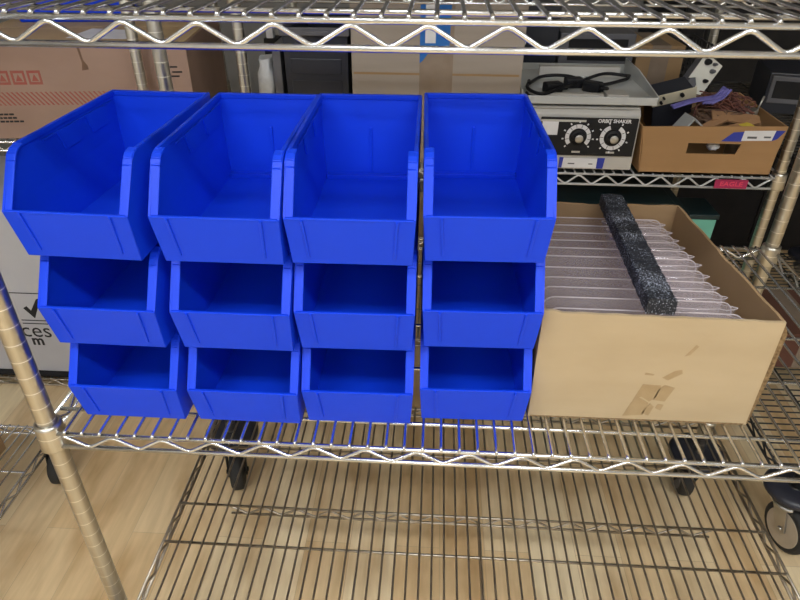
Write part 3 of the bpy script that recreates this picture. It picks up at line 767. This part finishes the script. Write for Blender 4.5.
MB().prism([(0, 0, 0), (104, 0, 0), (104, 0, 262), (0, 0, 352)], (0, 4, 0)).build('sheet', 'steel', gs, bevel=.6)
MB().prism([(0, 4, 352), (104, 4, 262), (104, 110, 262), (0, 110, 352)], (0, 0, -3)).build('flange', 'steel', gs)

cab = thing('storage_cabinet', 'black storage cabinet against the back wall behind the scrap box', 'cabinet', (1420, 2020, -FL))
MB().box(0, 1000, 20, 560, 0, 1400).build('cabinet_body', 'black', cab, bevel=3)
for x in (4, 502):
    d_ = MB().box(x, x+494, 0, 20, 40, 1390).build('door', 'black', cab, bevel=2)
    MB().box(x+(440 if x < 100 else 30), x+(456 if x < 100 else 46), -16, 0, 620, 780).build('door_handle', 'grey_plastic', d_, bevel=2)

# ------------------------------------------------------------------ left rear unit
lr = thing('wire_shelving_unit', 'wire shelving unit behind on the left, holding the old carton', 'shelving unit', (-1399, 930, -FL))
posts(lr, 1194, 610, 12, 1660, 'post')
for x in (0, 1194):
    for y in (0, 610): MB().lathe([(16, 0), (18, 2), (12, 14)], (x, y, 0), seg=16).build('foot', 'rubber', lr)
wire_shelf(lr, 1194, 610, FL+72, 'chrome', braces=(150, 300, 450))
wire_shelf(lr, 1194, 610, FL-716, 'shaded_chrome', braces=(150, 300, 450))
wire_shelf(lr, 1194, 610, FL+640, 'chrome', braces=(150, 300, 450))
oc = thing('cardboard_carton', 'long old pinkish brown carton with faded red print behind left posts', 'box', (-104, 985, 72), 7)
MB().box(-560, 0, 0, 440, 0, 226).build('box_panel', 'card_old', oc, bevel=2)
ft = MB(); ft.prism([(-558, 2, 226.2), (-2, 2, 226.2), (-2, 216, 226.2), (-558, 216, 226.2)], (0, 0, 3)); ft.prism([(-558, 222, 226.2), (-2, 222, 226.2), (-2, 438, 226.2), (-558, 438, 226.2)], (0, 0, 3))
ft.build('top_flap', 'card_lit_top', oc)
MB().prism([(-300, 60, 229.5), (-150, 40, 229.5), (-130, 150, 229.5), (-280, 190, 229.5)], (0, 0, .5)).build('shipping_label', 'white_paper', oc)
for x in (-373, -411, -449):
    q = MB(); q.box(x-16, x+16, -.6, .2, 134, 140).box(x-16, x+16, -.6, .2, 161, 167).box(x-16, x-11, -.6, .2, 140, 161).box(x+11, x+16, -.6, .2, 140, 161)
    q.prism([(x-8, -.6, 142), (x+8, -.6, 142), (x, -.6, 158)], (0, .6, 0)); q.build('print_icon', 'red_print', oc)
hs = MB()
for i in range(42):
    x = -556+i*11.6; hs.prism([(x, -.6, 84), (x+4.2, -.6, 84), (x-20, -.6, 116), (x-24.2, -.6, 116)], (0, .6, 0)) if x > -535 else None
hs.build('hatched_band', 'red_print', oc)
bl_ = MB()
for i, (z, n_) in enumerate(((62, 100), (53, 108), (44, 112))): 
    x = -552
    while x < -552+n_:
        w_ = rnd.uniform(5, 12); bl_.box(x, x+w_, -.6, .2, z-2, z+2.4); x += w_+2.2
bl_.build('printed_text', 'ink', oc)
bl_ = MB()
for z, a in ((172, -52), (160, -42), (150, -50)): bl_.box(a, a+24, -.6, .2, z-1.8, z+1.8)
bl_.build('printed_text', 'ink', oc)
MB().prism([(-256, -.6, 222), (-250, -.6, 222), (-248, -.6, 190), (-240, -.6, 176), (-240, -.6, 168), (-256, -.6, 166), (-252, -.6, 184)], (0, .5, 0)).build('dark_stain', 'wire_brown', oc)
# blue tote on the upper rear shelf
bt = thing('storage_tote', 'blue plastic tote on top of the old pinkish carton, upper left', 'tote', (-650, 1213, 301.3), 7)
MB().prism([(6, 0, 0), (284, 0, 0), (292, 0, 180), (-2, 0, 180)], (0, 145, 0)).build('tote_wall', 'blue', bt, bevel=5)
MB().box(-10, 300, -8, 153, 180, 194).build('lid', 'blue', bt, bevel=4)
# white carton on the low shelf
wc = thing('cardboard_carton', 'white printed carton with a check mark on the floor level shelf, far left', 'box', (-1080, 945, -706))
MB().box(0, 720, 0, 420, 0, 569).build('box_panel', 'white_box', wc, bevel=2)
lns = MB(); lns.box(300, 720, -.7, .1, 297, 300).box(330, 720, -.7, .1, 198, 201).box(330, 720, -.7, .1, 186, 189); lns.build('ruled_line', 'ink', wc)
ck = MB(); ck.prism([(350, -.8, 244), (362, -.8, 252), (372, -.8, 236), (400, -.8, 278), (416, -.8, 284), (376, -.8, 208)], (0, .6, 0)); ck.build('check_mark', 'ink', wc)
text_part('ces', 76, 'ink', wc, (314, -.5, 160), align='LEFT', name='lettering')
text_part('m', 52, 'ink', wc, (338, -.5, 122), align='LEFT', bold=1.5, name='lettering')

wt = thing('shade_sheet', 'flat black sheet added as the shade under the white printed carton', 'shade sheet', (-1120, 925, -716))
MB().box(0, 800, 0, 480, 0, 7.5).build('shade_layer', 'black', wt, bevel=1)  # black sheet added to stand in for the shade under the carton
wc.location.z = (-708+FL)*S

# ------------------------------------------------------------------ left neighbour unit (low shelf and caster)
ln = thing('wire_shelving_unit', 'wire shelving unit at the far left with a low shelf and black caster', 'shelving unit', (-1676, -20, -FL))
posts(ln, 1194, 595, 152, 1660, 'post')
wire_shelf(ln, 1194, 595, FL-592, 'chrome', braces=(150, 300, 450))
wire_shelf(ln, 1194, 595, FL+560, 'chrome', braces=(150, 300, 450))
caster(ln, 1194, 595, 166, 280, fork='black', hub='black', bump_r=34, wheel_r=48)
for x, y in ((0, 0), (0, 595), (1194, 0)): caster(ln, x, y, 166, 250)
nb = thing('cardboard_box', 'brown cardboard box cut off by the left edge on the low shelf', 'box', (-1000, 140, -592))
MB().box(0, 440, 0, 360, 0, 150).build('box_panel', 'card_in', nb, bevel=1.5); MB().box(-.5, 440.5, 150, 200, 1, 150.6).build('packing_tape', 'clear_tape', nb)

# ------------------------------------------------------------------ right neighbour unit, turned a quarter
rn = thing('wire_shelving_unit', 'dark wire shelving unit on the right with a big tan-hubbed caster', 'shelving unit', (1385, 480, -FL))
posts(rn, 590, 1194, 152, 1660, 'black_wire')
wire_shelf(rn, 590, 1194, FL-575, 'black_wire', braces=(150, 300, 450), deck_axis='x')
wire_shelf(rn, 590, 1194, FL+74, 'black_wire', braces=(150, 300, 450), deck_axis='x')
for x, y in ((0, 0), (590, 0), (0, 1194), (590, 1194)): caster(rn, x, y, 170, 285, wheel_r=64, bump_r=66)
rb_ = thing('cardboard_box', 'reddish brown box on the low dark shelf at the right edge', 'box', (1490, 940, -575))
MB().box(0, 240, 0, 260, 0, 120).build('box_panel', 'reddish', rb_, bevel=1.5); MB().box(90, 150, -.6, 260.6, 0, 120.6).build('packing_tape', 'clear_tape', rb_)
ei = thing('rack_instrument', 'dark slanted instrument on the shelf at the upper right edge', 'instrument', (1440, 1300, 74), -14)
MB().box(0, 240, 0, 220, 0, 112).build('body', 'dark_crate', ei, bevel=3)
bz = MB().box(8, 232, -5, 0, 30, 104).build('bezel', 'grey_plastic', ei, bevel=2)
MB().box(18, 150, -7, -5, 44, 92).build('display', 'black', bz, bevel=1)
MB().lathe([(12, -5), (11, -16)], (190, 0, 66), 'y', seg=16).build('knob', 'zinc', bz)

# ------------------------------------------------------------------ camera, light, view
cam = bpy.data.cameras.new('camera'); co = bpy.data.objects.new('camera', cam); COL.objects.link(co)
cam.sensor_width = 36; cam.lens = 36*632.03/800; cam.clip_start = .01; cam.clip_end = 50
a, b, c = (math.radians(v) for v in (32.634, -3.146, .284))
fwd = Vector((math.sin(b)*math.cos(a), math.cos(b)*math.cos(a), -math.sin(a)))
right = Vector((math.cos(b), -math.sin(b), 0)); up = right.cross(fwd)
r2 = right*math.cos(c)+up*math.sin(c); u2 = -right*math.sin(c)+up*math.cos(c)
mw = Matrix((r2, u2, -fwd)).transposed().to_4x4(); mw.translation = Vector(W(503.83, -594.82, 599.96))
co.matrix_world = mw
scene.camera = co
scene.cycles.transparent_max_bounces = 48
w = bpy.data.worlds.new('room air'); scene.world = w; w.use_nodes = True
w.node_tree.nodes['Background'].inputs['Color'].default_value = (.9, .95, 1, 1)
w.node_tree.nodes['Background'].inputs['Strength'].default_value = .15
vs = scene.view_settings
vs.view_transform = 'Standard'; vs.look = 'None'; vs.gamma = 1; vs.exposure = 0.0; vs.use_curve_mapping = False
